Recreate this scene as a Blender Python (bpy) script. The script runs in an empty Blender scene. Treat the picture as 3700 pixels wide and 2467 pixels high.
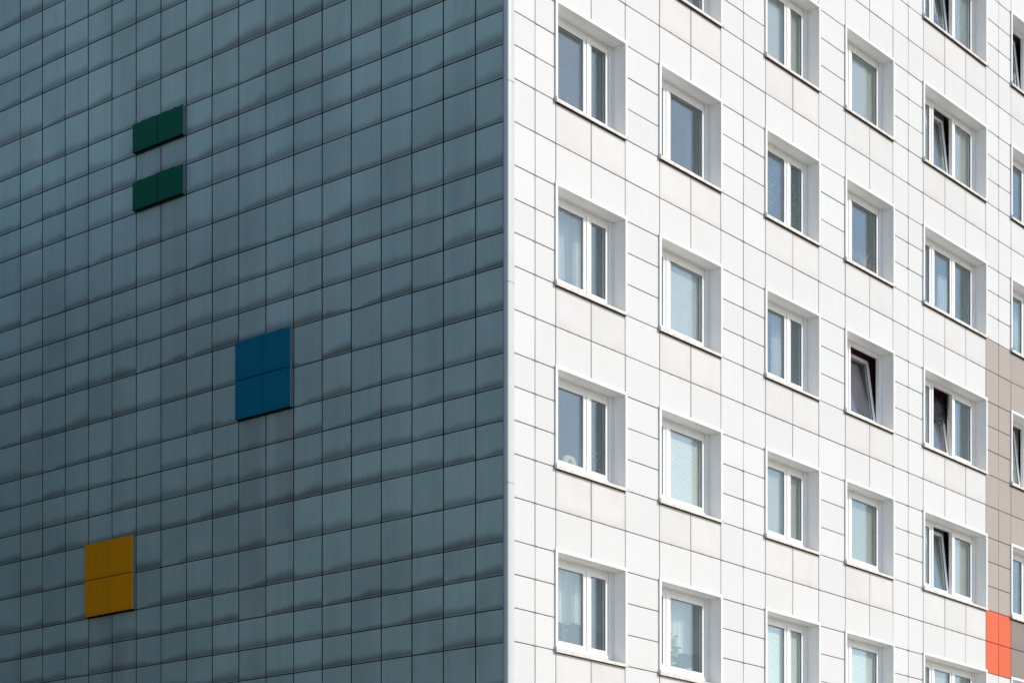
import bpy, math, random
from math import sin, cos, pi, radians
from mathutils import Vector, Matrix, Euler
random.seed(7)
scene = bpy.context.scene
COL = scene.collection

# ------------------------------------------------------------------ survey
TH = 0.8850848                      # direction of the sunny front, in plan
C, S = cos(TH), sin(TH)
X0, Y0 = -0.07201, 31.10977         # the corner of the block
ZB = 15.618                         # height of the reference sill line above the ground
F_PX, H_PX = 7559.07, 3674.78       # focal length and horizon, in pixels of a 3700 wide frame
ROW = 0.50181                       # short row of panels
TALL = (2.8 - 3 * ROW) / 2          # tall row of panels (two in each parapet)
HEAD = 3 * ROW                      # window head above its sill line
PITCH, PITCH0 = 0.64510, 0.61907    # end wall panels
GABLE_DROP = -0.028
TOP, BOTTOM = 14.0, -15.2           # cladding, relative to the reference sill line
DEPTH = 12.9
UCOLS = [0.162, 0.666, 1.173, 2.071, 2.971, 3.917, 4.818, 5.717, 6.418, 7.120, 8.024, 8.917, 9.861, 10.763,
         11.655, 12.258, 12.866, 13.760, 14.654, 15.546, 16.130, 16.698, 17.6, 18.5, 19.2, 19.9, 20.8, 21.7, 22.6, 23.5, 24.4]
OPEN = {1: (1.193, 2.942, 'A'), 2: (3.937, 5.687, 'B'), 3: (7.140, 8.889, 'A'), 4: (9.881, 11.630, 'B'),
        5: (12.886, 15.516, 'C'), 6: (16.722, 18.471, 'A')}
CELLS = {1: (1.173, 2.971), 2: (3.917, 5.717), 3: (7.120, 8.917), 4: (9.861, 11.655), 5: (12.866, 15.546), 6: (16.698, 18.5)}
SASHES = {'A': [(.107, 1.054), (1.122, 1.640)], 'B': [(.107, .490), (.560, 1.640)], 'C': [(.107, .745), (.815, 1.612), (1.690, 2.520)]}
ROT = Matrix.Rotation(TH, 4, 'Z')
def world(u, d, z): return Vector((X0 + C * u - S * d, Y0 + S * u + C * d, z + ZB))
def pix(u, d, z):
    p = world(u, d, z)
    return 1850 + F_PX * p.x / p.y, H_PX - F_PX * (p.z - 1.6) / p.y
def sill(k): return -2.8 * k
def visible(col, k):
    a, b, _ = OPEN[col]
    pts = [pix(u, d, sill(k) + z) for u in (a - .05, b + .05) for d in (-.06,) for z in (-.04, HEAD + .05)]
    return (max(p[0] for p in pts) > 4 and min(p[0] for p in pts) < 3696 and max(p[1] for p in pts) > 4 and min(p[1] for p in pts) < 2463)
VIS = [(c, k) for c in OPEN for k in range(-3, 6) if visible(c, k)]

# ------------------------------------------------------------------ mesh helper
class MB:
    def __init__(self):
        self.v, self.f, self.m, self.uv, self.col, self.sm = [], [], [], [], [], []
        self.mi, self.c, self.smooth = 0, (1, 1, 1, 1), False
    def face(self, pts, uv=None):
        i = len(self.v); self.v += [tuple(p) for p in pts]
        self.f.append(list(range(i, i + len(pts)))); self.m.append(self.mi); self.sm.append(self.smooth)
        self.uv += (uv if uv else [(0, 0)] * len(pts)); self.col += [self.c] * len(pts)
    def shared(self, verts, faces, uvs=None):
        i = len(self.v); self.v += [tuple(p) for p in verts]
        for f in faces:
            self.f.append([i + j for j in f]); self.m.append(self.mi); self.sm.append(self.smooth)
            self.uv += [uvs[j] for j in f] if uvs else [(0, 0)] * len(f); self.col += [self.c] * len(f)
    def box(self, x0, x1, y0, y1, z0, z1, bev=0.0):
        x0, x1 = min(x0, x1), max(x0, x1); y0, y1 = min(y0, y1), max(y0, y1); z0, z1 = min(z0, z1), max(z0, z1)
        if bev <= 0:
            P = [(x, y, z) for z in (z0, z1) for y in (y0, y1) for x in (x0, x1)]
            self.shared(P, [(0, 2, 3, 1), (4, 5, 7, 6), (0, 1, 5, 4), (2, 6, 7, 3), (0, 4, 6, 2), (1, 3, 7, 5)])
            return
        b = bev; P = []; idx = {}
        for i, x in enumerate((x0, x1)):
            for j, y in enumerate((y0, y1)):
                for l, z in enumerate((z0, z1)):
                    dx, dy, dz = (b if i == 0 else -b), (b if j == 0 else -b), (b if l == 0 else -b)
                    idx[i, j, l, 0] = len(P); P.append((x, y + dy, z + dz))
                    idx[i, j, l, 1] = len(P); P.append((x + dx, y, z + dz))
                    idx[i, j, l, 2] = len(P); P.append((x + dx, y + dy, z))
        q = idx; Fs = []
        for i in (0, 1):
            o = [(i, 0, 0), (i, 1, 0), (i, 1, 1), (i, 0, 1)]; o = o if i else o[::-1]; Fs.append([q[a + (0,)] for a in o])
            o = [(0, i, 0), (1, i, 0), (1, i, 1), (0, i, 1)]; o = o[::-1] if i else o; Fs.append([q[a + (1,)] for a in o])
            o = [(0, 0, i), (1, 0, i), (1, 1, i), (0, 1, i)]; o = o if i else o[::-1]; Fs.append([q[a + (2,)] for a in o])
        for a in (0, 1):
            for c in (0, 1):
                Fs.append([q[a, c, 0, 0], q[a, c, 0, 1], q[a, c, 1, 1], q[a, c, 1, 0]])
                Fs.append([q[a, 0, c, 0], q[a, 0, c, 2], q[a, 1, c, 2], q[a, 1, c, 0]])
                Fs.append([q[0, a, c, 1], q[0, a, c, 2], q[1, a, c, 2], q[1, a, c, 1]])
                for l in (0, 1): Fs.append([q[a, c, l, 0], q[a, c, l, 1], q[a, c, l, 2]])
        self.shared(P, Fs)
    def prism(self, prof, axis0, axis1, put):          # prof: (a,b) outline, put(t,a,b)->xyz
        n = len(prof)
        V = [put(axis0, *p) for p in prof] + [put(axis1, *p) for p in prof]
        self.shared(V, [(i, (i + 1) % n, n + (i + 1) % n, n + i) for i in range(n)])
        self.face([put(axis0, *p) for p in prof][::-1]); self.face([put(axis1, *p) for p in prof])
    def tube(self, pts, r0, r1=None, n=6):
        r1 = r0 if r1 is None else r1; V = []; m = len(pts)
        for i, p in enumerate(pts):
            p = Vector(p); a = Vector(pts[max(0, i - 1)]); b = Vector(pts[min(m - 1, i + 1)]); t = (b - a).normalized()
            s = t.cross(Vector((.3, .9, .1))).normalized(); w = t.cross(s); r = r0 + (r1 - r0) * i / max(1, m - 1)
            for j in range(n): V.append(p + r * (cos(2 * pi * j / n) * s + sin(2 * pi * j / n) * w))
        Fs = [(i * n + j, i * n + (j + 1) % n, (i + 1) * n + (j + 1) % n, (i + 1) * n + j) for i in range(m - 1) for j in range(n)]
        Fs += [tuple(range(n))[::-1], tuple(range((m - 1) * n, m * n))]
        self.shared(V, Fs)
    def lathe(self, prof, n=14, cx=0, cy=0):
        V = [(cx + r * cos(2 * pi * j / n), cy + r * sin(2 * pi * j / n), z) for r, z in prof for j in range(n)]
        m = len(prof)
        Fs = [(i * n + j, i * n + (j + 1) % n, (i + 1) * n + (j + 1) % n, (i + 1) * n + j) for i in range(m - 1) for j in range(n)]
        self.shared(V, Fs)
    def build(self, name, mats, parent=None, rotated=False):
        me = bpy.data.meshes.new(name); me.from_pydata(self.v, [], self.f)
        for mt in (mats if isinstance(mats, (list, tuple)) else [mats]): me.materials.append(mt)
        me.polygons.foreach_set('material_index', self.m); me.polygons.foreach_set('use_smooth', self.sm)
        u = me.uv_layers.new(name='UVMap'); u.data.foreach_set('uv', [q for p in self.uv for q in p])
        a = me.color_attributes.new('tile', 'FLOAT_COLOR', 'CORNER'); a.data.foreach_set('color', [q for p in self.col for q in p])
        me.validate(clean_customdata=False); me.update()
        o = bpy.data.objects.new(name, me); COL.objects.link(o)
        if parent: o.parent = parent
        return o
def empty(name, loc, rot=0.0):
    o = bpy.data.objects.new(name, None); COL.objects.link(o); o.location = loc; o.rotation_euler = (0, 0, rot); o.empty_display_size = .2
    return o
def tag(o, label, cat, group=None, kind=None):
    o['label'] = label
    if cat: o['category'] = cat
    if group: o['group'] = group
    if kind: o['kind'] = kind
    return o

# ------------------------------------------------------------------ materials
class N:
    def __init__(self, name):
        self.mat = bpy.data.materials.new(name); self.mat.use_nodes = True; self.t = self.mat.node_tree
        self.t.nodes.clear(); self.out = self.t.nodes.new('ShaderNodeOutputMaterial')
    def n(self, kind, **kw):
        nd = self.t.nodes.new(kind)
        for k, v in kw.items():
            if k.startswith('i_'):
                key = k[2:]; key = int(key) if key.isdigit() else key.replace('_', ' ')
                if hasattr(v, 'is_linked') or isinstance(v, bpy.types.NodeSocket): self.t.links.new(v, nd.inputs[key])
                else: nd.inputs[key].default_value = v
            else: setattr(nd, k, v)
        return nd
    def math(self, op, a, b=0.0, c=None, clamp=False):
        nd = self.t.nodes.new('ShaderNodeMath'); nd.operation = op; nd.use_clamp = clamp
        for i, x in enumerate((a, b, c)):
            if x is None: continue
            if isinstance(x, bpy.types.NodeSocket): self.t.links.new(x, nd.inputs[i])
            else: nd.inputs[i].default_value = x
        return nd.outputs[0]
    def mix(self, fac, a, b):
        nd = self.t.nodes.new('ShaderNodeMix'); nd.data_type = 'RGBA'
        for s, x in ((nd.inputs[0], fac), (nd.inputs[6], a), (nd.inputs[7], b)):
            if isinstance(x, bpy.types.NodeSocket): self.t.links.new(x, s)
            else: s.default_value = x if not isinstance(x, tuple) else (x + (1,))[:4]
        return nd.outputs[2]
    def ramp(self, x, a, b, lo=0.0, hi=1.0, smooth=True):
        nd = self.t.nodes.new('ShaderNodeMapRange'); nd.interpolation_type = 'SMOOTHSTEP' if smooth else 'LINEAR'
        for i, v in enumerate((x, a, b, lo, hi)):
            if isinstance(v, bpy.types.NodeSocket): self.t.links.new(v, nd.inputs[i])
            else: nd.inputs[i].default_value = v
        return nd.outputs[0]
    def noise(self, vec, scale, detail=3.0, rough=.5):
        nd = self.t.nodes.new('ShaderNodeTexNoise'); nd.inputs['Scale'].default_value = scale; nd.inputs['Detail'].default_value = detail
        nd.inputs['Roughness'].default_value = rough; self.t.links.new(vec, nd.inputs['Vector']); return nd.outputs['Fac']
    def comb(self, x, y, z=0.0):
        nd = self.t.nodes.new('ShaderNodeCombineXYZ')
        for i, v in enumerate((x, y, z)):
            if isinstance(v, bpy.types.NodeSocket): self.t.links.new(v, nd.inputs[i])
            else: nd.inputs[i].default_value = v
        return nd.outputs[0]
    def finish(self, col, rough=.5, spec=.5, bump=None, bump_d=.001, metal=0.0):
        p = self.t.nodes.new('ShaderNodeBsdfPrincipled')
        for s, v in (('Base Color', col), ('Roughness', rough)):
            if isinstance(v, bpy.types.NodeSocket): self.t.links.new(v, p.inputs[s])
            else: p.inputs[s].default_value = (v + (1,))[:4] if isinstance(v, tuple) else v
        p.inputs['Specular IOR Level'].default_value = spec; p.inputs['Metallic'].default_value = metal
        if bump is not None:
            b = self.t.nodes.new('ShaderNodeBump'); b.inputs['Distance'].default_value = bump_d; b.inputs['Strength'].default_value = 1.0
            self.t.links.new(bump, b.inputs['Height']); self.t.links.new(b.outputs[0], p.inputs['Normal'])
        self.t.links.new(p.outputs[0], self.out.inputs[0]); return self.mat

def plain(name, col, rough=.5, spec=.5, var=.06, scale=6.0, metal=0.0):
    m = N(name); oc = m.n('ShaderNodeTexCoord').outputs['Object']
    f = m.noise(oc, scale, 4.0)
    c = m.mix(f, tuple(x * (1 - var) for x in col), tuple(min(1, x * (1 + var)) for x in col))
    return m.finish(c, m.ramp(f, .2, .8, max(0, rough - .05), min(1, rough + .05)), spec, metal=metal)

def tile_nodes(m):
    uv = m.n('ShaderNodeUVMap', uv_map='UVMap').outputs[0]
    sp = m.n('ShaderNodeSeparateXYZ', i_0=uv)
    at = m.n('ShaderNodeAttribute', attribute_name='tile')
    sc = m.n('ShaderNodeSeparateColor', i_0=at.outputs['Color'])
    return sp.outputs[0], sp.outputs[1], sc.outputs[0], sc.outputs[1], sc.outputs[2]

def gable_material():
    m = N('end_wall_panel'); x, y, r, g, b = tile_nodes(m)      # x: 0..1 across, y: metres above the panel's lower edge
    row = m.n('ShaderNodeAttribute', attribute_name='tile').outputs['Alpha']
    oc = m.n('ShaderNodeTexCoord').outputs['Object']; so = m.n('ShaderNodeSeparateXYZ', i_0=oc); v, z = so.outputs[1], so.outputs[2]
    r50 = m.math('MULTIPLY', r, 57.0)
    patch = m.noise(oc, .35, 4.0, .6)
    vert = m.noise(m.comb(m.math('MULTIPLY', v, 2.3), m.math('MULTIPLY', z, .10)), 1.0, 4.0, .6)        # rain tracks running down over many panels
    fine = m.noise(m.comb(m.math('MULTIPLY', x, 30.0), m.math('MULTIPLY', y, 1.3), r50), 1.0, 4.0, .65)
    mid = m.noise(m.comb(m.math('MULTIPLY', v, .9), m.math('MULTIPLY', row, 91.0)), 1.0, 3.0, .55)
    # rain dirt hanging above the lower edge, ragged on top, different from panel to panel
    lean = m.math('MULTIPLY', m.math('MULTIPLY', m.math('SUBTRACT', x, .45), m.math('SUBTRACT', g, .25)), .09)
    h = m.math('ADD', m.math('ADD', m.ramp(mid, .30, .72, .06, .26, False), lean), m.math('MULTIPLY', m.math('SUBTRACT', fine, .5), .26))
    h = m.math('MAXIMUM', m.math('ADD', h, m.math('MULTIPLY', m.math('SUBTRACT', r, .5), .17)), .012)
    dirt = m.math('MULTIPLY', m.math('POWER', m.ramp(y, m.math('MULTIPLY', h, .06), h, 1.0, 0.0), 1.15), m.ramp(y, .006, .016))
    dirt = m.math('MULTIPLY', dirt, m.math('ADD', .36, m.math('MULTIPLY', m.math('ADD', row, g), .24)))
    drip = m.math('MULTIPLY', m.ramp(fine, .66, .80), m.ramp(y, .0, .42, .30, 0.0))
    val = m.math('ADD', m.math('ADD', 1.0, m.ramp(fine, .3, .75, -.05, .05)), m.math('MULTIPLY', m.math('SUBTRACT', r, .5), .15))
    val = m.math('ADD', val, m.math('ADD', m.ramp(patch, .3, .7, -.10, .10), m.ramp(vert, .35, .7, .04, -.05)))
    base = m.n('ShaderNodeHueSaturation', i_Value=val, i_Color=(GABLE_RGB + (1,)))
    c = m.mix(m.ramp(vert, .5, .75, 0.0, .14), base.outputs[0], (.27, .315, .315))
    c = m.mix(m.math('MULTIPLY', b, m.ramp(vert, .3, .6, .25, .75)), c, (.23, .245, .24))
    c = m.mix(drip, c, (.12, .12, .115))
    c = m.mix(dirt, c, (.055, .055, .052))
    edge = m.math('MINIMUM', m.ramp(x, 0.0, .03), m.ramp(x, 1.0, .97))
    c = m.mix(m.math('MULTIPLY', m.math('SUBTRACT', 1.0, edge), m.ramp(fine, .3, .7, .05, .40)), c, (.10, .10, .095))
    return m.finish(c, .45, .3, m.noise(oc, 2.2, 2.0), .003)

def front_material(name, rgb, soilrgb):
    m = N(name); x, y, r, g, b = tile_nodes(m)
    oc = m.n('ShaderNodeTexCoord').outputs['Object']
    r50 = m.math('MULTIPLY', r, 57.0)
    streak = m.noise(m.comb(m.math('MULTIPLY', x, 22.0), m.math('MULTIPLY', y, 1.2), r50), 1.0, 3.0, .6)
    cloud = m.noise(m.comb(m.math('MULTIPLY', x, 2.2), m.math('MULTIPLY', y, 2.6), r50), 1.0, 3.0)
    val = m.math('ADD', 1.0, m.math('ADD', m.math('MULTIPLY', m.math('SUBTRACT', r, .5), .06), m.math('MULTIPLY', m.math('SUBTRACT', streak, .5), .07)))
    base = m.n('ShaderNodeHueSaturation', i_Value=val, i_Color=(rgb + (1,))).outputs[0]
    # grime towards the panel edges and in a soft bloom where the sill drips
    ex = m.math('MINIMUM', x, m.math('SUBTRACT', 1.0, x)); ex = m.ramp(ex, 0.0, .10, 1.0, 0.0)
    ey = m.ramp(y, 0.0, .16, 1.0, 0.0)
    ed = m.math('MAXIMUM', ex, ey)
    soil = m.math('MULTIPLY', g, m.math('ADD', .12, m.math('ADD', m.math('MULTIPLY', ed, .34), m.ramp(cloud, .4, .8, 0.0, .26))))
    rim = m.math('MINIMUM', x, m.math('SUBTRACT', 1.0, x)); rim = m.math('MAXIMUM', m.ramp(rim, 0.0, .022, 1.0, 0.0), m.ramp(y, 0.0, .02, 1.0, 0.0))
    soil = m.math('ADD', soil, m.math('MULTIPLY', rim, m.ramp(streak, .3, .7, .08, .34)), clamp=True)
    c = m.mix(soil, base, soilrgb)
    drip = m.math('MULTIPLY', m.ramp(streak, .66, .82), m.ramp(y, 0.0, .36, .5, .03))
    c = m.mix(m.math('MULTIPLY', drip, b), c, (.42, .36, .32))
    return m.finish(c, .48, .3, m.noise(oc, 2.5, 2.0), .003)

def sill_material():
    m = N('sill_metal'); oc = m.n('ShaderNodeTexCoord').outputs['Object']
    s = m.noise(oc, 9.0, 5.0, .65); f = m.noise(oc, 60.0, 2.0)
    c = m.mix(m.ramp(s, .42, .75), (.74, .69, .62), (.52, .44, .37))
    c = m.mix(m.ramp(f, .64, .74, 0.0, .5), c, (.35, .32, .30))
    return m.finish(c, .4, .4)

def glass_material():
    m = N('window_glass'); tr = m.n('ShaderNodeBsdfTransparent', i_Color=(.975, .988, .982, 1)); oc = m.n('ShaderNodeTexCoord').outputs['Object']
    b = m.n('ShaderNodeBump', i_Distance=.0006, i_Strength=.5, i_Height=m.noise(oc, 1.6, 1.0))
    gl = m.n('ShaderNodeBsdfAnisotropic', i_Color=(.90, .98, 1, 1), i_Roughness=.0, i_Normal=b.outputs[0])
    bf = m.n('ShaderNodeNewGeometry').outputs['Backfacing']          # same reflectance from both sides of each sheet
    fr = m.n('ShaderNodeFresnel', i_IOR=m.math('ADD', 1.66, m.math('MULTIPLY', bf, 1 / 1.66 - 1.66)))
    mx = m.n('ShaderNodeMixShader', i_0=fr.outputs[0], i_1=tr.outputs[0], i_2=gl.outputs[0])
    m.t.links.new(mx.outputs[0], m.out.inputs[0]); return m.mat

def cloth_material(name, rgb, see, rough=.8):
    m = N(name); oc = m.n('ShaderNodeTexCoord').outputs['Object']
    f = m.noise(oc, 5.0, 3.0); c = m.mix(f, tuple(x * .94 for x in rgb), rgb)
    d = m.n('ShaderNodeBsdfDiffuse', i_Color=c); t = m.n('ShaderNodeBsdfTranslucent', i_Color=c)
    dt = m.n('ShaderNodeMixShader', i_0=.3, i_1=d.outputs[0], i_2=t.outputs[0])
    tr = m.n('ShaderNodeBsdfTransparent', i_Color=(1, 1, 1, 1))
    mx = m.n('ShaderNodeMixShader', i_0=see, i_1=dt.outputs[0], i_2=tr.outputs[0])
    m.t.links.new(mx.outputs[0], m.out.inputs[0]); return m.mat

GABLE_RGB = (.337, .448, .43)
M = {}
M['gable'] = gable_material()
M['white'] = front_material('white_panel', (.635, .635, .63), (.54, .47, .42))
M['beige'] = front_material('beige_panel', (.37, .32, .28), (.32, .265, .22))
M['dark'] = front_material('grey_panel', (.25, .205, .18), (.17, .13, .11))
M['orange'] = front_material('orange_panel', (.67, .108, .032), (.52, .08, .025))
M['joint'] = plain('joint_backing', (.008, .009, .010), .9, .1)
M['joint_front'] = plain('joint_backing_front', (.06, .044, .035), .9, .1)
M['clip'] = plain('panel_clip', (.38, .31, .27), .5, .4)
M['casing'] = plain('casing_metal', (.87, .87, .86), .35, .4, .02)
M['capgrey'] = plain('sill_end_cap', (.56, .57, .58), .4, .4)
M['trim'] = plain('corner_metal', (.515, .555, .55), .38, .4, .03, 2.0)
M['pvc'] = plain('window_frame_pvc', (.83, .83, .82), .3, .4, .02)
M['gasket'] = plain('rubber_gasket', (.03, .03, .03), .6, .3)
M['sill'] = sill_material()
M['glass'] = glass_material()
M['dot'] = plain('vent_hole', (.26, .25, .23), .8, .2)
M['concrete'] = plain('rendered_concrete', (.45, .45, .44), .85, .2)
M['plaster'] = plain('room_plaster', (.22, .21, .195), .9, .1)
M['roomfloor'] = plain('room_floor', (.12, .09, .065), .6, .3)
M['roof'] = plain('roof_felt', (.10, .10, .10), .9, .2)

# ------------------------------------------------------------------ the block of flats
block = empty('apartment_building', (X0, Y0, 0), TH)
tag(block, 'tall apartment block with white panelled windowed front and blue grey windowless end wall', 'building')

def zlines(drop=0.0):
    out = []
    for k in range(-6, 7):
        s = sill(k) + drop
        out += [s, s - TALL, s - 2 * TALL, s - 2 * TALL - ROW, s - 2 * TALL - 2 * ROW]
    return sorted(z for z in out if BOTTOM < z < TOP) 
def tile(mb, put, a0, a1, z0, z1, flip=False, thick=.016, bev=.0045, soil=0.0, b=0.0, row=1.0, gp=.0065, side=0, gpx=None):
    # put(a, out, z) -> local xyz; 'out' is the distance in front of the wall plane
    a0 += gpx or gp; a1 -= gpx or gp; z0 += gp; z1 -= gp
    tx, tz, of = random.gauss(0, .0011), random.gauss(0, .0011), random.gauss(0, .0012)
    am, zm = (a0 + a1) / 2, (z0 + z1) / 2
    def P(a, o, z): return put(a, o + of + tx * (a - am) + tz * (z - zm), z)
    def U(a, z):
        t = (a - a0) / (a1 - a0); return (1 - t if flip else t, z - z0)
    r = random.random()
    mb.c = (r, soil, b, row)
    R = [(a0, z0), (a1, z0), (a1, z1), (a0, z1)]
    I = [(a0 + bev, z0 + bev), (a1 - bev, z0 + bev), (a1 - bev, z1 - bev), (a0 + bev, z1 - bev)]
    V = [P(a, 0, z) for a, z in I] + [P(a, -bev, z) for a, z in R] + [P(a, -thick, z) for a, z in R]
    UV = [U(*p) for p in I] + [U(*p) for p in R] + [U(*p) for p in R]
    Fs, Sd = [(0, 1, 2, 3)], []
    for i in range(4):
        j = (i + 1) % 4; Fs.append((4 + i, 4 + j, j, i)); Sd.append((8 + i, 8 + j, 4 + j, 4 + i))
    if flip: Fs = [f[::-1] for f in Fs]; Sd = [f[::-1] for f in Sd]
    mb.shared(V, Fs, UV); k = mb.mi; mb.mi = side; mb.shared(V, Sd, UV); mb.mi = k

# --- end wall
gw = MB(); put_g = lambda a, o, z: (-o, a, z + ZB)
zl = zlines(GABLE_DROP)
vl = [.070] + [PITCH0 + PITCH * n for n in range(20)]
def below_block(v, z):      # rain-washed streak areas under the coloured blocks
    for (va, vb, zt, ln) in ((7.07, 8.36, .98, 4.2), (4.49, 5.78, -4.1, 5.5), (8.36, 9.65, -6.9, 4.0)):
        if va - .05 < v < vb + .05 and zt - ln < z < zt: return 1 - (zt - z) / ln
    return 0.0
for i in range(len(zl) - 1):
    rw = random.random()
    for j in range(len(vl) - 1):
        vm, zm = (vl[j] + vl[j + 1]) / 2, (zl[i] + zl[i + 1]) / 2
        g = random.random()
        tile(gw, put_g, vl[j], vl[j + 1], zl[i], zl[i + 1], flip=True, thick=.03, bev=.006, gp=.0075, gpx=.0098, side=1, row=rw, soil=g, b=below_block(vm, zm) * (.5 + .4 * random.random()))
gw.mi = 1; gw.c = (0, 0, 0, 1)
gw.box(.060, .20, .05, DEPTH, BOTTOM + ZB, TOP + ZB)
gable = gw.build('end_wall', [M['gable'], M['joint']], block)
gable['label'] = 'shaded windowless end wall of square blue grey panels with rain dirt'

# --- sunny front
zf = zlines()
put_f = lambda a, o, z: (a, -o, z + ZB)
front = {k: MB() for k in ('white', 'beige', 'orange', 'dark')}
def zone(u, z):
    if z > 0 or u < 15.546: return 'white'
    if z > -5.6: return 'beige'
    if z > -5.6 - 2 * TALL: return 'orange' if u < 16.698 else 'dark'
    return 'white'
vis = set(VIS)
def cell_window(u, z):
    for c, (a, b) in CELLS.items():
        if a < u < b:
            k = math.floor(-z / 2.8) + 1 if False else -math.floor(z / 2.8)
            if 0 < z - sill(k) < HEAD and (c, k) in vis: return (c, k)
    return None
def under_sill(u, z):
    for c, (a, b) in CELLS.items():
        if a < u < b:
            for cc, k in vis:
                if cc == c and -TALL - .01 < z - sill(k) < 0: return 1.0
                if cc == c and -2 * TALL - .01 < z - sill(k) < -TALL: return .25
    return 0.0
for i in range(len(zf) - 1):
    for j in range(len(UCOLS) - 1):
        um, zm = (UCOLS[j] + UCOLS[j + 1]) / 2, (zf[i] + zf[i + 1]) / 2
        if cell_window(um, zm): continue
        s = under_sill(um, zm); lowdirt = max(0.0, min(.3, (-zm - 2) * .03))
        mb = front[zone(um, zm)]; mb.mi = 0
        ua, ub, z1 = UCOLS[j], UCOLS[j + 1], zf[i + 1]
        if cell_window(ub + .1, zm): ub -= .028
        if cell_window(ua - .1, zm): ua += .020
        if cell_window(um, z1 + .1): z1 -= .030
        tile(mb, put_f, ua, ub, zf[i], z1, side=2, gp=.0052, soil=s * random.uniform(.55, 1.0) + lowdirt * random.uniform(.4, 1) + random.uniform(0, .08), b=random.random())
        # the little retaining clips in the horizontal joint below this panel
        if zone(um, zm) == 'white' and not cell_window(um, zf[i] - .1) and not cell_window(um, zf[i] + .1):
            w = UCOLS[j + 1] - UCOLS[j]
            at = (.036, .93) if w < .75 else ((.033, .97) if 2.9 < UCOLS[j] < 3.8 or w > .93 else (.36, .66))
            mb.mi = 1; mb.c = (0, 0, 0, 1)
            for q in at:
                for dx in (-.014, .014):
                    uu = UCOLS[j] + q * w + dx; zz = zf[i] + random.uniform(-.004, .004)
                    mb.box(uu - .0028, uu + .0028, -.0035, .004, zz - .019 + ZB, zz + .016 + ZB)
holes = {}
for c, k in VIS:
    a, b, _ = OPEN[c]; holes[c, k] = (a - .004, b + .004, sill(k) - .02, sill(k) + HEAD + .004)
us = sorted({.16, 24.4} | {h[0] for h in holes.values()} | {h[1] for h in holes.values()})
zs = sorted({BOTTOM, TOP} | {h[2] for h in holes.values()} | {h[3] for h in holes.values()})
wb = MB()
for i in range(len(zs) - 1):
    for j in range(len(us) - 1):
        um, zm = (us[j] + us[j + 1]) / 2, (zs[i] + zs[i + 1]) / 2
        if any(h[0] < um < h[1] and h[2] < zm < h[3] for h in holes.values()): continue
        wb.mi = 0; wb.face([(us[j], .030, zs[i] + ZB), (us[j + 1], .030, zs[i] + ZB), (us[j + 1], .030, zs[i + 1] + ZB), (us[j], .030, zs[i + 1] + ZB)])
        wb.mi = 1; wb.face([(us[j], .33, zs[i] + ZB), (us[j], .33, zs[i + 1] + ZB), (us[j + 1], .33, zs[i + 1] + ZB), (us[j + 1], .33, zs[i] + ZB)])
for h in holes.values():
    for (a, b) in (((h[0], h[2]), (h[1], h[2])), ((h[1], h[2]), (h[1], h[3])), ((h[1], h[3]), (h[0], h[3])), ((h[0], h[3]), (h[0], h[2]))):
        wb.face([(a[0], .030, a[1] + ZB), (b[0], .030, b[1] + ZB), (b[0], .33, b[1] + ZB), (a[0], .33, a[1] + ZB)])
wall = wb.build('front_wall', [M['joint_front'], M['plaster']], block)
for key, nm, lb in (('white', 'white_cladding', 'white rectangular panels of the sunlit front'), ('beige', 'beige_cladding', 'beige panels at the far end of the front'),
                    ('orange', 'orange_cladding', 'six bright orange panels low on the front'), ('dark', 'grey_cladding', 'dark grey panels beside the orange ones')):
    o = front[key].build(nm, [M[key], M['clip'], M['joint_front']], block); o['label'] = lb

# --- rounded metal corner
tr = MB(); tr.smooth = True
prof = [(.010, .064), (-.010, .064), (-.010, .030), (-.0095, .004), (-.008, -.008), (-.003, -.015), (.005, -.0205), (.018, -.0255), (.036, -.029), (.058, -.0305),
        (.082, -.030), (.106, -.0275), (.130, -.023), (.150, -.0165), (.160, -.010), (.161, .010)]
cuts = [TOP] + [-.09 - 2.988 * n for n in range(-4, 6)] + [BOTTOM]
cuts = sorted(z for z in set(cuts) if BOTTOM <= z <= TOP)
for a, b in zip(cuts[:-1], cuts[1:]):
    a2, b2 = a + .005, b - .005; n = len(prof)
    V = [(p[0], p[1], z + ZB) for z in (a2, b2) for p in prof]
    tr.shared(V, [(i, i + 1, n + i + 1, n + i) for i in range(n - 1)])
tr.smooth = False; tr.mi = 1
tr.prism([(.012, .060), (-.006, .060), (-.006, .004), (.010, -.015), (.058, -.026), (.106, -.0225), (.150, -.010), (.15, .01)], BOTTOM, TOP, lambda t, a, b: (a, b, t + ZB))
ct = tr.build('corner_trim', [M['trim'], M['capgrey']], block)

# --- body: floors, partitions, back, roof (rooms behind the glass)
rm = MB()
rm.mi = 0
rm.box(.21, 24.4, 5.2, 5.3, BOTTOM + ZB, TOP + ZB - .02)
for u in (.205, 3.43, 6.75, 9.36, 12.25, 16.15, 20.0): rm.box(u, u + .1, .335, 5.2, BOTTOM + ZB, TOP + ZB - .02)
for k in range(-5, 6):
    z = sill(k) - .86 + ZB
    rm.mi = 0; rm.box(.21, 24.38, .335, 5.19, z - .24, z - .012); rm.mi = 1; rm.box(.21, 24.38, .335, 5.19, z - .010, z)
rm.mi = 2
for c, k in VIS:
    a, b, _ = OPEN[c]; rm.box(a - .06, b + .06, .335, .50, sill(k) + ZB + .055, sill(k) + ZB + .095)
rooms = rm.build('room_interior', [M['plaster'], M['roomfloor'], M['pvc']], block)
sh = MB()
sh.box(.2, 24.4, DEPTH - .05, DEPTH, 0, TOP + ZB); sh.box(24.4, 24.6, 0.03, DEPTH, 0, TOP + ZB); sh.box(.03, .2, .05, DEPTH - .0, 0, BOTTOM + ZB - .002); sh.box(.2, 24.4, .03, .3, 0, BOTTOM + ZB - .002)
sh.build('rear_wall', M['concrete'], block)
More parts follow.
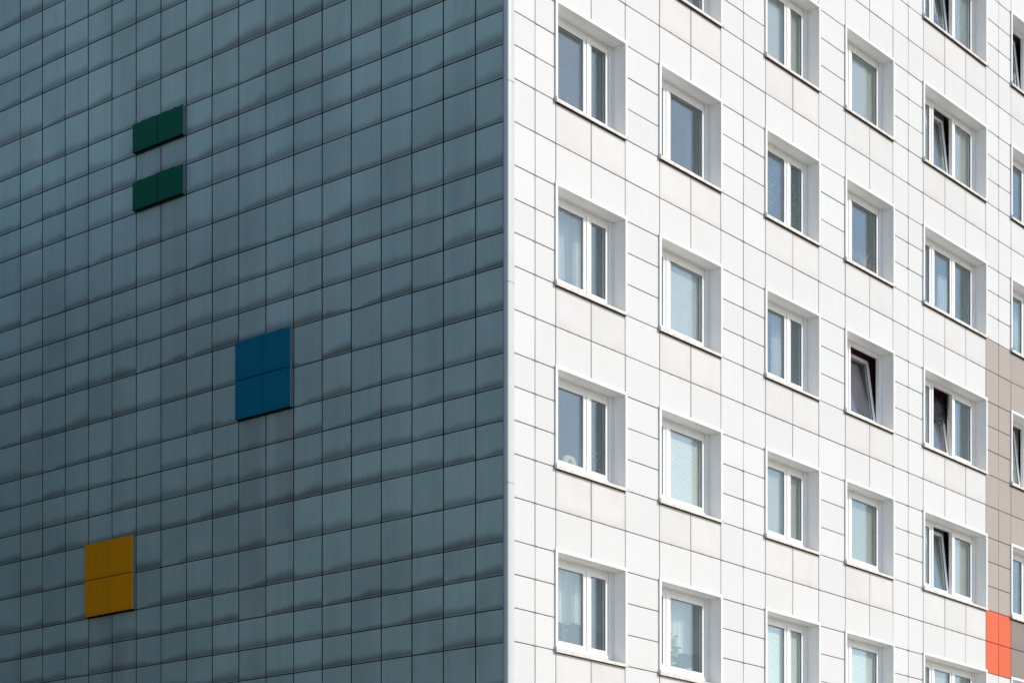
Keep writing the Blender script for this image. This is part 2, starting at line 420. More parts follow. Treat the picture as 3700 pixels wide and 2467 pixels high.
rf = MB(); rf.box(-.06, 24.7, -.06, DEPTH + .06, TOP + ZB + .004, TOP + ZB + .26, .01); rf.build('roof', M['roof'], block)

# ------------------------------------------------------------------ windows (part of the block, each with frame, sashes, panes and sill)
def rect_loops(mb, loops):          # loops: (uL, uR, zB, zT, d) ; quads left, top, right
    for (a, b) in zip(loops[:-1], loops[1:]):
        A = [(a[0], a[2]), (a[0], a[3]), (a[1], a[3]), (a[1], a[2])]; B = [(b[0], b[2]), (b[0], b[3]), (b[1], b[3]), (b[1], b[2])]
        for i in range(3):
            mb.face([(A[i][0], a[4], A[i][1]), (A[i + 1][0], a[4], A[i + 1][1]), (B[i + 1][0], b[4], B[i + 1][1]), (B[i][0], b[4], B[i][1])])
def ring(mb, x0, x1, z0, z1, w, y0, y1, bev=.004):     # four bars butted end to end
    mb.box(x0, x0 + w, y0, y1, z0, z1, bev); mb.box(x1 - w, x1, y0, y1, z0, z1, bev)
    mb.box(x0 + w, x1 - w, y0, y1, z0, z0 + w, bev); mb.box(x0 + w, x1 - w, y0, y1, z1 - w, z1, bev)
ZB0, ZT0 = .160, HEAD - .073        # sash opening
TILT = {(5, -2): [1], (5, -1): [1], (5, 2): [1], (5, 1): [1], (5, 0): [], (4, 1): [1], (6, -2): [0], (6, 1): [0]}
def proto(kind):
    w = {'A': 1.749, 'B': 1.749, 'C': 2.63}[kind]; P = {}
    # surround
    m = MB(); e = .05; zt = HEAD
    L = [(-e, w + e, -.01, zt + e, .006), (-e, w + e, -.01, zt + e, -.027), (-e + .003, w + e - .003, -.01, zt + e - .003, -.030), (-.003, w + .003, -.01, zt + .003, -.030),
         (0, w, -.01, zt, -.027), (0, w, -.01, zt, .325)]
    rect_loops(m, L)
    m.mi = 1
    n = int(w / .048)
    for i in range(n):
        x = .04 + (w - .08) * i / (n - 1); m.box(x - .005, x + .005, .030, .038, zt - .0025, zt - .0005)
    m.box(w - .004, w - .0005, .034, .044, zt - .028, zt - .012)
    P['window'] = m
    # frame
    m = MB(); y0 = .22
    x0, x1, z0, z1, q = .046, w - .046, .098, zt - .012, .062
    m.box(x0, x0 + q, y0, .30, z0, z1, .004); m.box(x1 - q, x1, y0, .30, z0, z1, .004); m.box(x0 + q, x1 - q, y0, .30, z0, z0 + q, .004)
    m.box(x0 + q, x1 - q, y0 + .026, .30, z1 - q, z1, .003)
    m.box(.001, .045, y0 - .010, .30, .095, zt - .001, .003); m.box(w - .045, w - .001, y0 - .010, .30, .095, zt - .001, .003); m.box(.045, w - .045, y0 - .006, .30, zt - .0115, zt - .001)
    ss = SASHES[kind]
    for (a, b) in zip(ss[:-1], ss[1:]): m.box(a[1], b[0], y0, .30, .161, zt - .0745, .004)
    P['frame'] = m
    # sill
    m = MB()
    m.prism([(.222, .095), (.222, .080), (-.0295, .004), (-.0295, .0235)], .001, w - .001, lambda t, a, b: (t, a, b))
    m.prism([(-.030, .0235), (-.030, .012), (-.044, .004), (-.044, -.030), (-.049, -.033), (-.053, -.029), (-.053, .006), (-.048, .017)], -.052, w + .045, lambda t, a, b: (t, a, b))
    m.mi = 1
    m.prism([(-.030, -.028), (-.030, .062), (-.040, .062), (-.052, .042), (-.058, .022), (-.058, -.036), (-.040, -.036)], -.064, -.0525, lambda t, a, b: (t, a, b))
    m.mi = 0; m.prism([(-.030, -.020), (-.030, .034), (-.044, .026), (-.056, .012), (-.056, -.034), (-.040, -.034)], w + .0455, w + .053, lambda t, a, b: (t, a, b))
    P['sill'] = m
    for i, (a, b) in enumerate(ss):
        m = MB(); a2, b2 = a + .002, b - .002; z0, z1 = .0, ZT0 - ZB0 - .004
        wd = b2 - a2; st = .068
        ring(m, 0, wd, z0, z1, st, 0, .070)
        m.mi = 1; ring(m, st + .0005, wd - st - .0005, st + .0005, z1 - st - .0005, .005, .019, .0285, 0); m.mi = 0; ring(m, st + .0005, wd - st - .0005, st + .0005, z1 - st - .0005, .008, .036, .046, 0)
        P['sash', i] = (m, a2)
        m = MB()
        for y in (.030, .048): m.box(st + .002, wd - st - .002, y, y + .004, st + .002, z1 - st - .002)
        P['pane', i] = (m, a2)
    return P
MATS = {'window': [M['casing'], M['dot']], 'frame': [M['pvc']], 'sill': [M['sill'], M['capgrey']], 'sash': [M['pvc'], M['gasket']], 'pane': [M['glass']]}
protos = {}
for kind in 'ABC':
    P = proto(kind); out = {}
    for key, val in P.items():
        nm = key if isinstance(key, str) else key[0]
        mb, off = (val, 0.0) if isinstance(val, MB) else val
        o = mb.build(nm, MATS[nm]); out[key] = (o, off)
    protos[kind] = out
WIN_LABEL = {(4, 1): 'window with its wide sash tilted open before a mauve curtain', (5, 1): 'three-sash window with a black bag in its open middle sash',
             (5, -1): 'three-sash window with its middle sash tilted inwards', (5, 2): 'lower three-sash window with its middle sash tilted inwards'}
used = {}
for c, k in VIS:
    a, b, kind = OPEN[c]; pr = protos[kind]
    first = kind not in used; used[kind] = True
    def inst(key):
        o, off = pr[key]
        if first: return o, off
        q = o.copy(); COL.objects.link(q); return q, off
    w, _ = inst('window'); w.parent = block; w.location = (a, 0, sill(k) + ZB)
    if (c, k) in WIN_LABEL: w['label'] = WIN_LABEL[c, k]
    for key in pr:
        if key == 'window': continue
        o, off = inst(key); o.parent = w
        if not isinstance(key, str):
            o.location = (off, .235, ZB0 + .002); o.rotation_euler = (0, 0, 0)
            if key[1] in TILT.get((c, k), []): o.rotation_euler = (radians(-8 if c == 4 or (c, k) == (5, 1) else -6.5), 0, 0); o.location.y = .285
    used[kind] = True

# ------------------------------------------------------------------ coloured blocks on the end wall
def wall_block(v0, v1, z0, z1, rows, rgb, label, ragged, mat_name):
    e = .085
    o = empty('wall_panel', world(0, (v0 + v1) / 2, z0), TH); tag(o, label, 'wall panel', 'coloured blocks on the end wall', 'thing')
    vm = (v0 + v1) / 2; W = v1 - v0; Hh = z1 - z0
    fm = N(mat_name); x, y, r, g, b = tile_nodes(fm)
    st = fm.noise(fm.comb(fm.math('MULTIPLY', x, 14.0), fm.math('MULTIPLY', y, 1.2), fm.math('MULTIPLY', r, 31.0)), 1.0, 3.0)
    col = fm.mix(st, tuple(q * .82 for q in rgb), tuple(q * 1.12 for q in rgb))
    low = fm.math('MULTIPLY', fm.ramp(y, 0.0, .10, 1.0, 0.0), fm.ramp(st, .4, .7, 0.0, .5))
    col = fm.mix(low, col, tuple(q * .4 for q in rgb))
    fmat = fm.finish(col, .55, .06)
    m = MB(); put = lambda a, q, z: (-e - q, a, z)
    for i in range(2):
        for j in range(rows):
            tile(m, put, -W / 2 + W / 2 * i, -W / 2 + W / 2 * (i + 1), Hh / rows * j, Hh / rows * (j + 1), flip=True, thick=.02, bev=.003)
    if ragged:                                       # torn flashing along the upper edge
        m.c = (.4, .5, 0, 1); q = -W / 2
        while q < W / 2 - .03:
            l = random.uniform(.02, .08)
            if random.random() < .5: m.box(-e - .001, -e + .006, q, min(q + l, W / 2), Hh - .010, Hh + random.uniform(-.006, .004))
            q += l
    m.build('face', fmat, o)
    m = MB(); t = .012
    m.box(-e + .021, -.014, -W / 2 + .004, -W / 2 + .004 + t, .006, Hh - .002, .002); m.box(-e + .021, -.014, W / 2 - .004 - t, W / 2 - .004, .006, Hh - .002, .002)
    m.box(-e + .021, -.014, -W / 2 + .004 + t, W / 2 - .004 - t, Hh - .002 - t, Hh - .002)
    m.build('casing', M['gable_side'], o)
    m = MB(); m.box(-e + .0225, -.012, -W / 2 + .018, W / 2 - .018, .0015, .0095); m.box(-e + .022, -e + .030, -W / 2 + .02, W / 2 - .02, .010, Hh - .02); m.build('back_board_dark_base', M['joint'], o)  # lower black plate stands in for the shade inside the open underside
    return o
M['gable_side'] = plain('block_side_metal', (.15, .19, .225), .45, .4)
g0 = GABLE_DROP; v = lambda n: PITCH0 + PITCH * n
wall_block(v(10), v(12), 2 * ROW + g0, 3 * ROW + g0, 1, (.0005, .092, .050), 'upper of the two dark green blocks on the shaded end wall', True, 'green_block_paint')
wall_block(v(10), v(12), g0, ROW + g0, 1, (.0005, .092, .050), 'lower of the two dark green blocks on the shaded end wall', True, 'green_block_paint_lower')
wall_block(v(6), v(8), -2.8 - 2 * TALL + g0, -2.8 + g0, 2, (.0005, .14, .23), 'square blue block of four panels on the shaded end wall', True, 'blue_block_paint')
wall_block(v(12), v(14), -5.6 - 2 * TALL + g0, -5.6 + g0, 2, (.72, .28, .0005), 'square ochre yellow block of four panels on the shaded end wall', False, 'yellow_block_paint')

#THINGS
# ------------------------------------------------------------------ what hangs and stands behind the glass
M['sheer'] = cloth_material('sheer_curtain', (.90, .91, .89), .14)
M['net'] = cloth_material('thin_net', (.50, .50, .48), .50)
M['lace'] = cloth_material('short_curtain', (.90, .89, .85), .06)
M['greycloth'] = cloth_material('grey_curtain', (.30, .33, .33), .05)
M['mauve'] = cloth_material('mauve_curtain', (.27, .10, .165), .0)
M['pleat'] = cloth_material('pleated_blind', (.90, .91, .86), .0)
M['roller'] = cloth_material('roller_blind', (.56, .53, .46), .0)
M['slat'] = plain('blind_slat', (.78, .80, .80), .45, .4)
M['rail'] = plain('blind_rail', (.70, .70, .68), .4, .4)
M['pot'] = plain('glazed_pot', (.72, .70, .66), .3, .5)
M['clay'] = plain('clay_pot', (.42, .18, .09), .8, .2)
M['soil'] = plain('potting_soil', (.03, .02, .015), .95, .1)
M['leaf'] = plain('green_leaf', (.17, .32, .08), .5, .4, .35, 9.0)
M['leaf_light'] = plain('light_green_leaf', (.46, .60, .20), .5, .4, .3, 9.0)
M['leaf_dry'] = plain('yellow_dry_leaf', (.62, .37, .10), .6, .3, .35, 7.0)
M['stem'] = plain('plant_stem', (.12, .10, .05), .7, .2)
M['pink'] = plain('pink_petal', (.72, .16, .42), .5, .3)
M['red'] = plain('red_petal', (.75, .03, .045), .5, .3)
M['pale'] = plain('pale_cushion', (.50, .45, .33), .85, .2, .15)
M['wood'] = plain('light_wood', (.52, .34, .20), .6, .3)
M['picture'] = plain('picture_print', (.62, .55, .50), .6, .3, .3, 14.0)
bm_ = N('black_plastic'); oc_ = bm_.n('ShaderNodeTexCoord').outputs['Object']
M['bag'] = bm_.finish((.012, .012, .013), .22, .12, bm_.noise(oc_, 12.0, 3.0), .012)

def at(c, k, x, d, z): return world(OPEN[c][0] + x, d, sill(k) + z)
def put(o, c, k, x, d, z): o.location = at(c, k, x, d, z); o.rotation_euler = (0, 0, TH)
def curtain(c, k, x0, x1, z0, z1, mat, label, folds=14, amp=.022, d=.54, hem=0.0, pull=0.0, group='curtains behind the windows'):
    w = x1 - x0; h = z1 - z0; nx, nz = int(folds * 7), 16; m = MB(); m.smooth = True; V = []
    ph = [random.uniform(-.9, .9) for _ in range(int(folds) + 3)]; am = [random.uniform(.5, 1.35) for _ in range(int(folds) + 3)]
    for i in range(nz + 1):
        t = i / nz
        for j in range(nx + 1):
            s = j / nx; q = s * folds; n0 = int(q); f = q - n0; p = ph[n0] * (1 - f) + ph[n0 + 1] * f; a = am[n0] * (1 - f) + am[n0 + 1] * f
            y = amp * a * (.55 + .45 * t) * sin(2 * pi * q + p) + .012 * sin(s * 5 + t * 2)
            xx = s * w; xx += pull * t * t * (w - xx) * (.5 + .5 * s)
            zz = -t * h + hem * t * (.6 * sin(s * 9 + ph[0]) + .4 * sin(s * 23 + ph[1]))
            V.append((xx, y, zz))
    m.shared(V, [(i * (nx + 1) + j, i * (nx + 1) + j + 1, (i + 1) * (nx + 1) + j + 1, (i + 1) * (nx + 1) + j) for i in range(nz) for j in range(nx)])
    o = m.build('curtain', mat); put(o, c, k, x0, d, z1); tag(o, label, 'curtain', group); return o
def pleated(c, k, x0, x1, z0, z1, label, d=.315):
    o = empty('pleated_blind', (0, 0, 0)); put(o, c, k, x0, d, z1); tag(o, label, 'blind', 'pleated white blinds')
    w = x1 - x0; n = int((z1 - z0) / .018); m = MB(); V = []
    for i in range(n + 1): V += [(0, (.004 if i % 2 else -.002), -.02 - i * .018), (w, (.004 if i % 2 else -.002), -.02 - i * .018)]
    m.shared(V, [(2 * i, 2 * i + 1, 2 * i + 3, 2 * i + 2) for i in range(n)]); m.build('pleats', M['pleat'], o)
    m = MB(); m.box(0, w, -.012, .014, -.018, .004, .002); m.box(0, w, -.008, .012, -.04 - n * .018, -.022 - n * .018, .002); m.build('rail', M['rail'], o); return o
def roller(c, k, x0, x1, z0, z1, label, d=.33):
    o = empty('roller_blind', (0, 0, 0)); put(o, c, k, x0, d, z1); tag(o, label, 'blind', 'plain roller blinds')
    w = x1 - x0; m = MB(); m.box(0, w, -.001, .001, -(z1 - z0), 0); m.build('cloth', M['roller'], o)
    m = MB(); m.tube([(-.01, .02, .01), (w + .01, .02, .01)], .02, n=10); m.build('roller_tube', M['rail'], o)
    m = MB(); m.box(0, w, -.006, .006, -(z1 - z0) - .022, -(z1 - z0) - .001, .002); m.build('bottom_bar', M['rail'], o); return o
def slatted(c, k, x0, x1, z0, z1, label, d=.325, group=None):
    o = empty('slatted_blind', (0, 0, 0)); put(o, c, k, x0, d, z1); tag(o, label, 'blind', group)
    w = x1 - x0; m = MB(); z = -.03
    while z > z0 - z1:
        m.face([(0, -.005, z - .010), (w, -.005, z - .010), (w, .005, z + .010), (0, .005, z + .010)]); z -= .0225
    s = m.build('slats', M['slat'], o)
    m = MB(); m.box(0, w, -.014, .014, -.018, .006, .002); m.box(0, w, -.010, .010, z - .014, z, .002); m.build('rail', M['rail'], o)
    m = MB()
    for x in (.12, w * .5, w - .12): m.tube([(x, -.010, 0), (x, -.010, z)], .0012, n=4)
    m.build('cord', M['rail'], o); return o
def leaf(m, p, dr, ln, wd, droop):
    p = Vector(p); dr = Vector(dr).normalized(); side = dr.cross(Vector((0, 0, 1)))
    side = side.normalized() if side.length > .05 else Vector((1, 0, 0)); up = side.cross(dr)
    side = (side * cos(1.0 - droop) + up * .5 * random.uniform(-1, 1)).normalized()
    pts = [p + dr * ln * t + Vector((0, 0, -droop * ln * t * t)) for t in (0, .3, .65, 1)]; ws = (wd * .2, wd * .5, wd * .42, wd * .03)
    V = []
    for q, ww in zip(pts, ws): V += [q - side * ww, q + side * ww]
    m.shared(V, [(2 * i, 2 * i + 1, 2 * i + 3, 2 * i + 2) for i in range(3)])
def pot_mesh(r, h):
    m = MB(); m.smooth = True; m.lathe([(0.001, 0), (r * .72, 0), (r * .95, h * .9), (r, h * .9), (r, h), (r * .9, h), (r * .88, h * .86)], 16); return m
def plant(c, k, x, d, label, style, h=.6, spread=.3, n=60, leafmat='leaf', pot='clay', flower=None, nf=0, ln=.12, wd=.05):
    o = empty('potted_plant', (0, 0, 0)); put(o, c, k, x, d, .096); tag(o, label, 'potted plant', 'plants on the window ledges')
    r = .065; ph = .12; pot_mesh(r, ph).build('pot', M[pot], o)
    m = MB(); m.lathe([(.001, ph * .87), (r * .87, ph * .86)], 14); m.build('soil', M['soil'], o)
    m = MB(); m.smooth = True; st = MB(); st.smooth = True; tips = []
    if style == 'spiky':                     # long strap leaves from one foot
        for i in range(n):
            a = random.uniform(0, 2 * pi); e = random.uniform(.15, .75); L = h * random.uniform(.65, 1.1)
            p = Vector((.02 * cos(a), .02 * sin(a), ph)); dr = Vector((cos(a) * sin(e), sin(a) * sin(e) * .5, cos(e))); V = []
            side = Vector((-sin(a), cos(a), 0)); side = (side + Vector((.6, 0, 0))).normalized()
            for t in (0, .25, .5, .75, 1):
                q = p + dr * L * t + Vector((cos(a), .4 * sin(a), -1.1)) * (L * .38 * t ** 3); ww = wd * .5 * (1 - .9 * t ** 2); V += [q - side * ww, q + side * ww]
            m.shared(V, [(2 * j, 2 * j + 1, 2 * j + 3, 2 * j + 2) for j in range(4)])
    else:
        ns = max(3, n // 14)
        for s_ in range(ns):
            a = random.uniform(0, 2 * pi); sp = random.uniform(.3, 1) * spread; H = h * random.uniform(.6, 1)
            pts = [Vector((cos(a) * sp * t ** 1.4, sin(a) * sp * .35 * t, ph * .85 + H * t - (.35 * sp * t ** 3))) for t in (0, .2, .4, .6, .8, 1)]
            st.tube(pts, .005, .002, 5)
            for q in range(n // ns):
                t = random.uniform(.18, 1) * 5; i = min(4, int(t)); f = t - i; p = pts[i] * (1 - f) + pts[i + 1] * f; b = random.uniform(0, 2 * pi)
                leaf(m, p, (cos(b), sin(b) * .8, random.uniform(-.2, .7)), ln * random.uniform(.7, 1.25), wd * random.uniform(.8, 1.2), random.uniform(.2, .7))
            tips.append(pts[-1])
        st.build('stem', M['stem'], o)
    m.build('foliage', M[leafmat], o)
    if flower:
        fm = MB()
        for i in range(nf):
            p = (tips[i % len(tips)] if tips else Vector((0, 0, h * .75))) + Vector((random.uniform(-.05, .05), random.uniform(-.03, .03), random.uniform(-.03, .03)))
            for q in range(5):
                b = 2 * pi * q / 5; leaf(fm, p, (cos(b), -.3 + .3 * sin(b), sin(b)), .035, .035, .1)
        fm.build('flower', M[flower], o)
    return o

top, second, third, fourth, fifth = 'topmost', 'second', 'third', 'fourth', 'fifth'
def where(c, n): return n + ' window down in the ' + {1: 'column nearest the corner', 2: 'second column from the corner', 3: 'third column from the corner', 4: 'fourth column from the corner', 5: 'three-sash column', 6: 'farthest column'}[c]
W1 = 1.749; W5 = 2.63
# column nearest the corner
curtain(1, 0, 1.42, W1 + .34, -.3, 1.75, M['net'], 'thin grey net curtain with long folds, topmost window beside the corner', 6, .03)
plant(1, 0, .69, .40, 'red flowered plant low behind the topmost window beside the corner', 'bush', .24, .06, 22, 'leaf', 'clay', 'red', 4, .06, .04)
curtain(1, 1, -.1, 1.30, -.3, 1.75, M['sheer'], 'full white sheer curtain behind the wide sash, second window down beside the corner', 13, .03)
curtain(1, 1, 1.34, W1 + .34, -.3, 1.75, M['net'], 'grey sheer curtain behind the narrow sash, second window down beside the corner', 9, .026)
o = empty('cushion', (0, 0, 0)); put(o, 1, 2, .86, .41, .096); tag(o, 'pale rounded cushion with an orange patch, third window down beside the corner', 'cushion')
m = MB(); m.smooth = True; nn = 18; V = []
for i in range(11):
    a = pi * i / 10
    for j in range(nn):
        b = 2 * pi * j / nn; V.append((.21 * sin(a) ** .7 * cos(b), .075 * sin(a) ** .8 * sin(b), .165 - .165 * cos(a)))
m.shared(V, [(i * nn + j, i * nn + (j + 1) % nn, (i + 1) * nn + (j + 1) % nn, (i + 1) * nn + j) for i in range(10) for j in range(nn)]); m.build('cover', M['pale'], o)
m = MB(); m.smooth = True; m.lathe([(.001, .0), (.035, .006), (.05, .02), (.001, .022)], 12); q = m.build('patch', M['leaf_dry'], o); q.location = (-.05, -.072, .22); q.rotation_euler = (radians(90), 0, 0)
plant(1, 2, 1.62, .42, 'plant with pale mottled leaves, third window down beside the corner', 'bush', .66, .16, 46, 'leaf_light', 'pot', None, 0, .10, .05)
curtain(1, 3, .0, 1.32, .62, 1.75, M['lace'], 'short white curtain with wavy hem behind the wide sash, lowest window beside the corner', 10, .03, hem=.05)
curtain(1, 3, 1.36, W1 + .34, .60, 1.75, M['net'], 'short grey net curtain behind the narrow sash, lowest window beside the corner', 7, .026, hem=.03)
plant(1, 3, .72, .42, 'dried pale twig plant in the lowest window beside the corner', 'bush', .46, .12, 20, 'leaf_dry', 'clay', None, 0, .07, .03)
# second column
if (2, -1) in vis: curtain(2, -1, .2, 1.55, -.3, 1.75, M['sheer'], 'white curtain in the cut-off window at the top edge, second column', 11, .03)
curtain(2, 0, 1.55, W1 + .34, -.3, 1.75, M['net'], 'dark net curtain at the right of the upper wide sash, second column', 8, .03)
slatted(2, 1, .62, 1.60, .24, 1.42, 'white horizontal slatted blind in the second column, above the fully drawn pleated blind')
pleated(2, 2, .58, 1.62, .18, 1.42, 'bright white pleated blind in the second column, below the slatted blind')
pleated(2, 2, .13, .47, .18, 1.42, 'slim white pleated blind behind the narrow sash left of the brightest blind')
curtain(2, 3, .62, 1.98, .58, 1.75, M['lace'], 'short gathered white curtain above a plant, lowest window of the second column', 12, .028, hem=.03)
plant(2, 3, .98, .42, 'leafy green climbing plant under the short curtain, lowest window of the second column', 'bush', .78, .10, 44, 'leaf_light', 'clay', None, 0, .12, .075)
o = empty('flower_pot', (0, 0, 0)); put(o, 2, 3, 1.38, .40, .096); tag(o, 'empty white flower pot on the ledge right of the climbing plant', 'flower pot')
pot_mesh(.07, .20).build('pot', M['pot'], o); m = MB(); m.lathe([(.001, .172), (.06, .17)], 14); m.build('soil', M['soil'], o)
# third column
roller(3, -1, 1.10, 1.66, .15, 1.42, 'beige roller blind behind the narrow sash, topmost window of the third column')
roller(3, -1, .12, 1.04, .35, 1.42, 'beige roller blind behind the wide sash, topmost window of the third column')
plant(3, 0, .72, .44, 'large bushy plant filling the wide sash, second window of the third column', 'bush', 1.05, .34, 210, 'leaf', 'clay', 'pink', 3, .13, .05)
plant(3, 0, 1.72, .44, 'tall green leafy plant behind the narrow sash, second window of the third column', 'bush', 1.15, .16, 130, 'leaf_light', 'clay', None, 0, .14, .05)
curtain(3, 1, 1.05, 1.36, -.3, 1.75, M['sheer'], 'narrow gathered white curtain, third window of the third column', 4, .03, pull=.25)
curtain(3, 1, 1.52, W1 + .34, -.3, 1.75, M['greycloth'], 'dark grey curtain behind the narrow sash, third window of the third column', 7, .03)
roller(3, 2, 1.10, 1.66, .15, 1.42, 'beige roller blind behind the narrow sash, fourth window of the third column')
roller(3, 2, .12, 1.04, .15, 1.42, 'grey beige roller blind behind the wide sash, fourth window of the third column')
pleated(3, 3, .12, 1.04, .18, 1.42, 'white pleated blind behind the wide sash, lowest window of the third column')
pleated(3, 3, 1.10, 1.66, .18, 1.42, 'white pleated blind behind the narrow sash, lowest window of the third column')
# fourth column
roller(4, -1, .58, 1.66, .15, 1.42, 'grey beige roller blind, topmost window of the fourth column')
plant(4, 0, 1.40, .42, 'spiky plant with yellowing strap leaves, window above the open mauve one', 'spiky', .72, .3, 34, 'leaf_dry', 'clay', None, 0, .1, .03)
plant(4, 0, .98, .42, 'grassy green plant with pink blooms beside the yellowing spiky plant', 'bush', .50, .14, 40, 'leaf', 'pot', 'pink', 5, .16, .02)
curtain(4, 1, .55, W1 + .34, -.2, 1.75, M['mauve'], 'heavy mauve curtain behind the tilted wide sash of the fourth column', 9, .035, d=.60)
roller(4, 2, .58, 1.66, .15, 1.42, 'beige roller blind in the fourth column, directly below the mauve curtain window')
pleated(4, 3, .58, 1.66, .18, 1.42, 'white pleated blind, lowest window of the fourth column')
# three-sash column
slatted(5, -2, 1.72, 2.50, .16, 1.42, 'pale slatted blind behind the right sash, topmost three-sash window')
curtain(5, -1, .1, .95, -.3, 1.75, M['sheer'], 'white sheer curtain behind the left sash, second three-sash window', 8, .03)
curtain(5, -1, 1.2, 1.95, -.3, 1.75, M['lace'], 'cream curtain behind the tilted sash, second three-sash window', 8, .03, d=.62)
roller(5, -1, 1.72, 2.50, .15, 1.42, 'grey roller blind behind the right sash, second three-sash window')
curtain(5, 0, 1.62, 2.02, -.3, 1.15, M['sheer'], 'narrow white curtain behind the middle sash, three-sash window with a plant', 4, .03)
plant(5, 0, 2.68, .44, 'hanging green plant behind the right sash of the three-sash window', 'bush', .62, .14, 110, 'leaf_light', 'clay', None, 0, .11, .03)
o = empty('picture_frame', (0, 0, 0)); put(o, 5, 0, .66, .40, .096); o.rotation_euler = (radians(-14), 0, TH); tag(o, 'small wooden picture frame leaning inside the left sash above the bagged window', 'picture frame')
m = MB(); ring(m, 0, .26, 0, .42, .022, 0, .018, .002); m.build('frame', M['wood'], o); m = MB(); m.box(.0225, .2375, .006, .012, .0225, .3975); m.build('picture', M['picture'], o)
curtain(5, 1, .1, .92, -.3, 1.75, M['sheer'], 'pale curtain behind the left sash of the window with the black bag', 7, .03)
curtain(5, 1, 1.0, 1.98, -.3, 1.75, M['mauve'], 'mauve grey curtain behind the black bag in the middle sash', 8, .035, d=.62)
curtain(5, 1, 2.02, 2.42, -.3, 1.75, M['sheer'], 'white curtain panel right of the black bag', 3, .03)
curtain(5, 1, 2.44, 2.95, -.3, 1.75, M['greycloth'], 'dark grey green curtain at the right end of the bagged window', 5, .03)
curtain(5, 2, .1, .95, -.3, 1.75, M['sheer'], 'thin white curtain behind the left sash, three-sash window above the orange panels', 8, .03)
curtain(5, 2, 1.2, 1.98, -.3, 1.75, M['lace'], 'cream curtain behind the tilted sash, three-sash window above the orange panels', 8, .03, d=.62)
roller(5, 2, 1.72, 2.50, .15, 1.42, 'beige roller blind behind the right sash, three-sash window above the orange panels')
if (5, 3) in vis:
    roller(5, 3, .13, .72, .15, 1.42, 'beige roller blind behind the left sash, bottom edge three-sash window')
    roller(5, 3, .83, 1.60, .15, 1.42, 'beige roller blind behind the middle sash, bottom edge three-sash window')
    roller(5, 3, 1.71, 2.50, .15, 1.42, 'beige roller blind behind the right sash, bottom edge three-sash window')
# farthest column
curtain(6, 0, .5, 1.5, -.3, 1.75, M['sheer'], 'white sheer curtain, farthest column window where the beige panels start', 9, .03)
plant(6, 0, .92, .40, 'small leafy plant low in the farthest column window with a white curtain', 'bush', .42, .12, 40, 'leaf_light', 'pot', None, 0, .10, .05)
curtain(6, 1, .4, 1.6, -.3, 1.75, M['lace'], 'cream curtain behind the tilted sash amid the beige panels', 10, .03, d=.62)
# black bag thrown over the tilted sash
m = MB(); m.smooth = True; nx, nz = 44, 40; V = []; rb = random.Random(3)
def bump(s, t):
    a = 1 - abs(sin(5.2 * s + 3.1 * t + .6 * sin(7 * t))); b = 1 - abs(sin(3.7 * t - 6.3 * s + 1.1 + .8 * sin(5 * s))); c = 1 - abs(sin(9.5 * s - 4.0 * t + 2.2))
    return .8 * a * a + .7 * b * b + .45 * c * c - .7
for i in range(nz + 1):
    t = i / nz
    for j in range(nx + 1):
        s = j / nx; low = .60 + .07 * sin(s * 4.0 + .6) + .035 * sin(s * 15) + .015 * sin(s * 37); z = 1.415 - t * low
        d = .278 + (z - .16) * math.tan(radians(8)) - .024 + .016 * bump(s, t) - .012 * sin(pi * t)
        V.append((s * .775 + .004 * bump(t, s), d, z))
m.shared(V, [(i * (nx + 1) + j, i * (nx + 1) + j + 1, (i + 1) * (nx + 1) + j + 1, (i + 1) * (nx + 1) + j) for i in range(nz) for j in range(nx)])
o = m.build('plastic_bag', M['bag']); put(o, 5, 1, .825, 0, 0); tag(o, 'crumpled black plastic bag hung over the open middle sash', 'plastic bag')

# ------------------------------------------------------------------ brick building added out of view to shade the lower left of the end wall
M['brick'] = plain('dark_brick', (.075, .06, .055), .85, .2, .15, 3.0)
nb = empty('added_shade_building', world(-6, 11.5, -ZB), TH); tag(nb, 'dark brick building added out of view to darken the shaded end wall', 'building')
m = MB(); m.box(-20, 0, 0, 20, 0, 17, .02); m.build('wall', M['brick'], nb)
m = MB(); m.box(-20.3, .3, -.3, 20.3, 17.004, 17.3, .02); m.build('roof', M['roof'], nb)
fr_, pn_ = MB(), MB(); ring(fr_, -.65, .65, 0, 1.5, .08, -.03, .04); fr_.box(-.03, .03, -.025, .04, .08, 1.42); pn_.box(-.57, .57, -.004, .002, .08, 1.42)
fo = fr_.build('window', M['pvc'], nb); po_ = pn_.build('pane', plain('dark_glazing', (.03, .035, .04), .08, .5), fo); k0 = True
for lv in range(4):
    for n_ in range(6):
        f = fo if k0 else fo.copy(); q = po_ if k0 else po_.copy()
        if not k0: COL.objects.link(f); COL.objects.link(q); q.parent = f
        f.parent = nb; f.location = (.012, 1.6 + 3.3 * n_, 1.8 + 3.5 * lv); f.rotation_euler = (0, 0, radians(90)); k0 = False

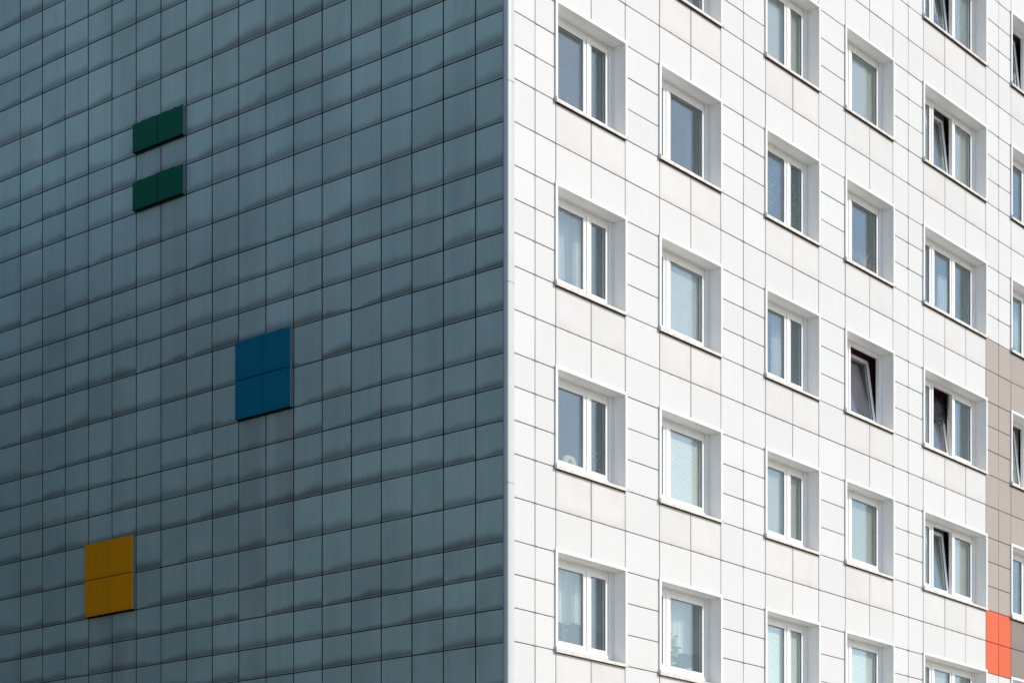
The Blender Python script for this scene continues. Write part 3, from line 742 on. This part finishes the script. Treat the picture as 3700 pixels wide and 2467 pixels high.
# ------------------------------------------------------------------ ground
gm = N('town_ground'); oc = gm.n('ShaderNodeTexCoord').outputs['Object']
gn = gm.noise(oc, .05, 5.0); gf = gm.noise(oc, 6.0, 4.0)
gc = gm.mix(gm.ramp(gn, .45, .55), (.095, .10, .075), (.13, .125, .115)); gc = gm.mix(gm.math('MULTIPLY', gf, .4), gc, (.08, .08, .07))
gmat = gm.finish(gc, .9, .2, gf, .02)
g = MB(); g.face([(-900, -700, 0), (900, -700, 0), (900, 900, 0), (-900, 900, 0)])
go = g.build('ground', gmat); go['kind'] = 'structure'; go['label'] = 'flat ground of worn grass and asphalt around the apartment block'
pm = plain('bounce_paving', (.46, .43, .38), .9, .2, .1, 3.0)
g = MB(); g.box(-16, 60, -26, -1.2, -.05, .012)  # unseen pale slab, put in to bounce sunlight up into soffits and reveals
po = g.build('bounce_pavement', pm); po.location = (X0, Y0, 0); po.rotation_euler = (0, 0, TH); po['kind'] = 'structure'; po['label'] = 'pale paved forecourt added to bounce sunlight onto the sunny front'

# ------------------------------------------------------------------ light
nrm = Vector((S, -C, 0)); uu = Vector((C, S, 0))
sun_dir = (nrm + .54 * uu + Vector((0, 0, .73))).normalized()
elev = math.asin(sun_dir.z); az = math.atan2(sun_dir.x, sun_dir.y)      # clockwise from +Y
L = bpy.data.lights.new('sun', 'SUN'); L.energy = 2.95; L.angle = radians(.53); L.color = (1.0, .95, .885)
lo = bpy.data.objects.new('sun', L); COL.objects.link(lo); lo.rotation_euler = sun_dir.to_track_quat('Z', 'Y').to_euler(); lo.location = (20, 0, 40)
wd = bpy.data.worlds.new('World'); scene.world = wd; wd.use_nodes = True
nt = wd.node_tree; bg = nt.nodes['Background']; sky = nt.nodes.new('ShaderNodeTexSky'); sky.sky_type = 'NISHITA'; sky.sun_disc = False
sky.sun_elevation = elev; sky.sun_rotation = az; sky.air_density = 1.0; sky.dust_density = .75; sky.ozone_density = .7
nt.links.new(sky.outputs[0], bg.inputs[0]); bg.inputs[1].default_value = .15

# ------------------------------------------------------------------ camera
cd = bpy.data.cameras.new('camera'); cam = bpy.data.objects.new('camera', cd); COL.objects.link(cam); scene.camera = cam
cam.location = (0, 0, 1.6); cam.rotation_euler = (radians(90), 0, 0)
cd.sensor_width = 36; cd.sensor_fit = 'HORIZONTAL'; cd.lens = F_PX / 3700 * 36; cd.shift_x = 0; cd.shift_y = (H_PX - 1233.5) / 3700
cd.clip_end = 3000
scene.view_settings.view_transform = 'Standard'; scene.view_settings.look = 'None'; scene.view_settings.gamma = 1; scene.view_settings.exposure = .17
scene.render.engine = 'CYCLES'; cy = scene.cycles
cy.max_bounces = 10; cy.diffuse_bounces = 5; cy.glossy_bounces = 4; cy.transparent_max_bounces = 24; cy.use_denoising = True
cy.caustics_reflective = True; cy.caustics_refractive = False
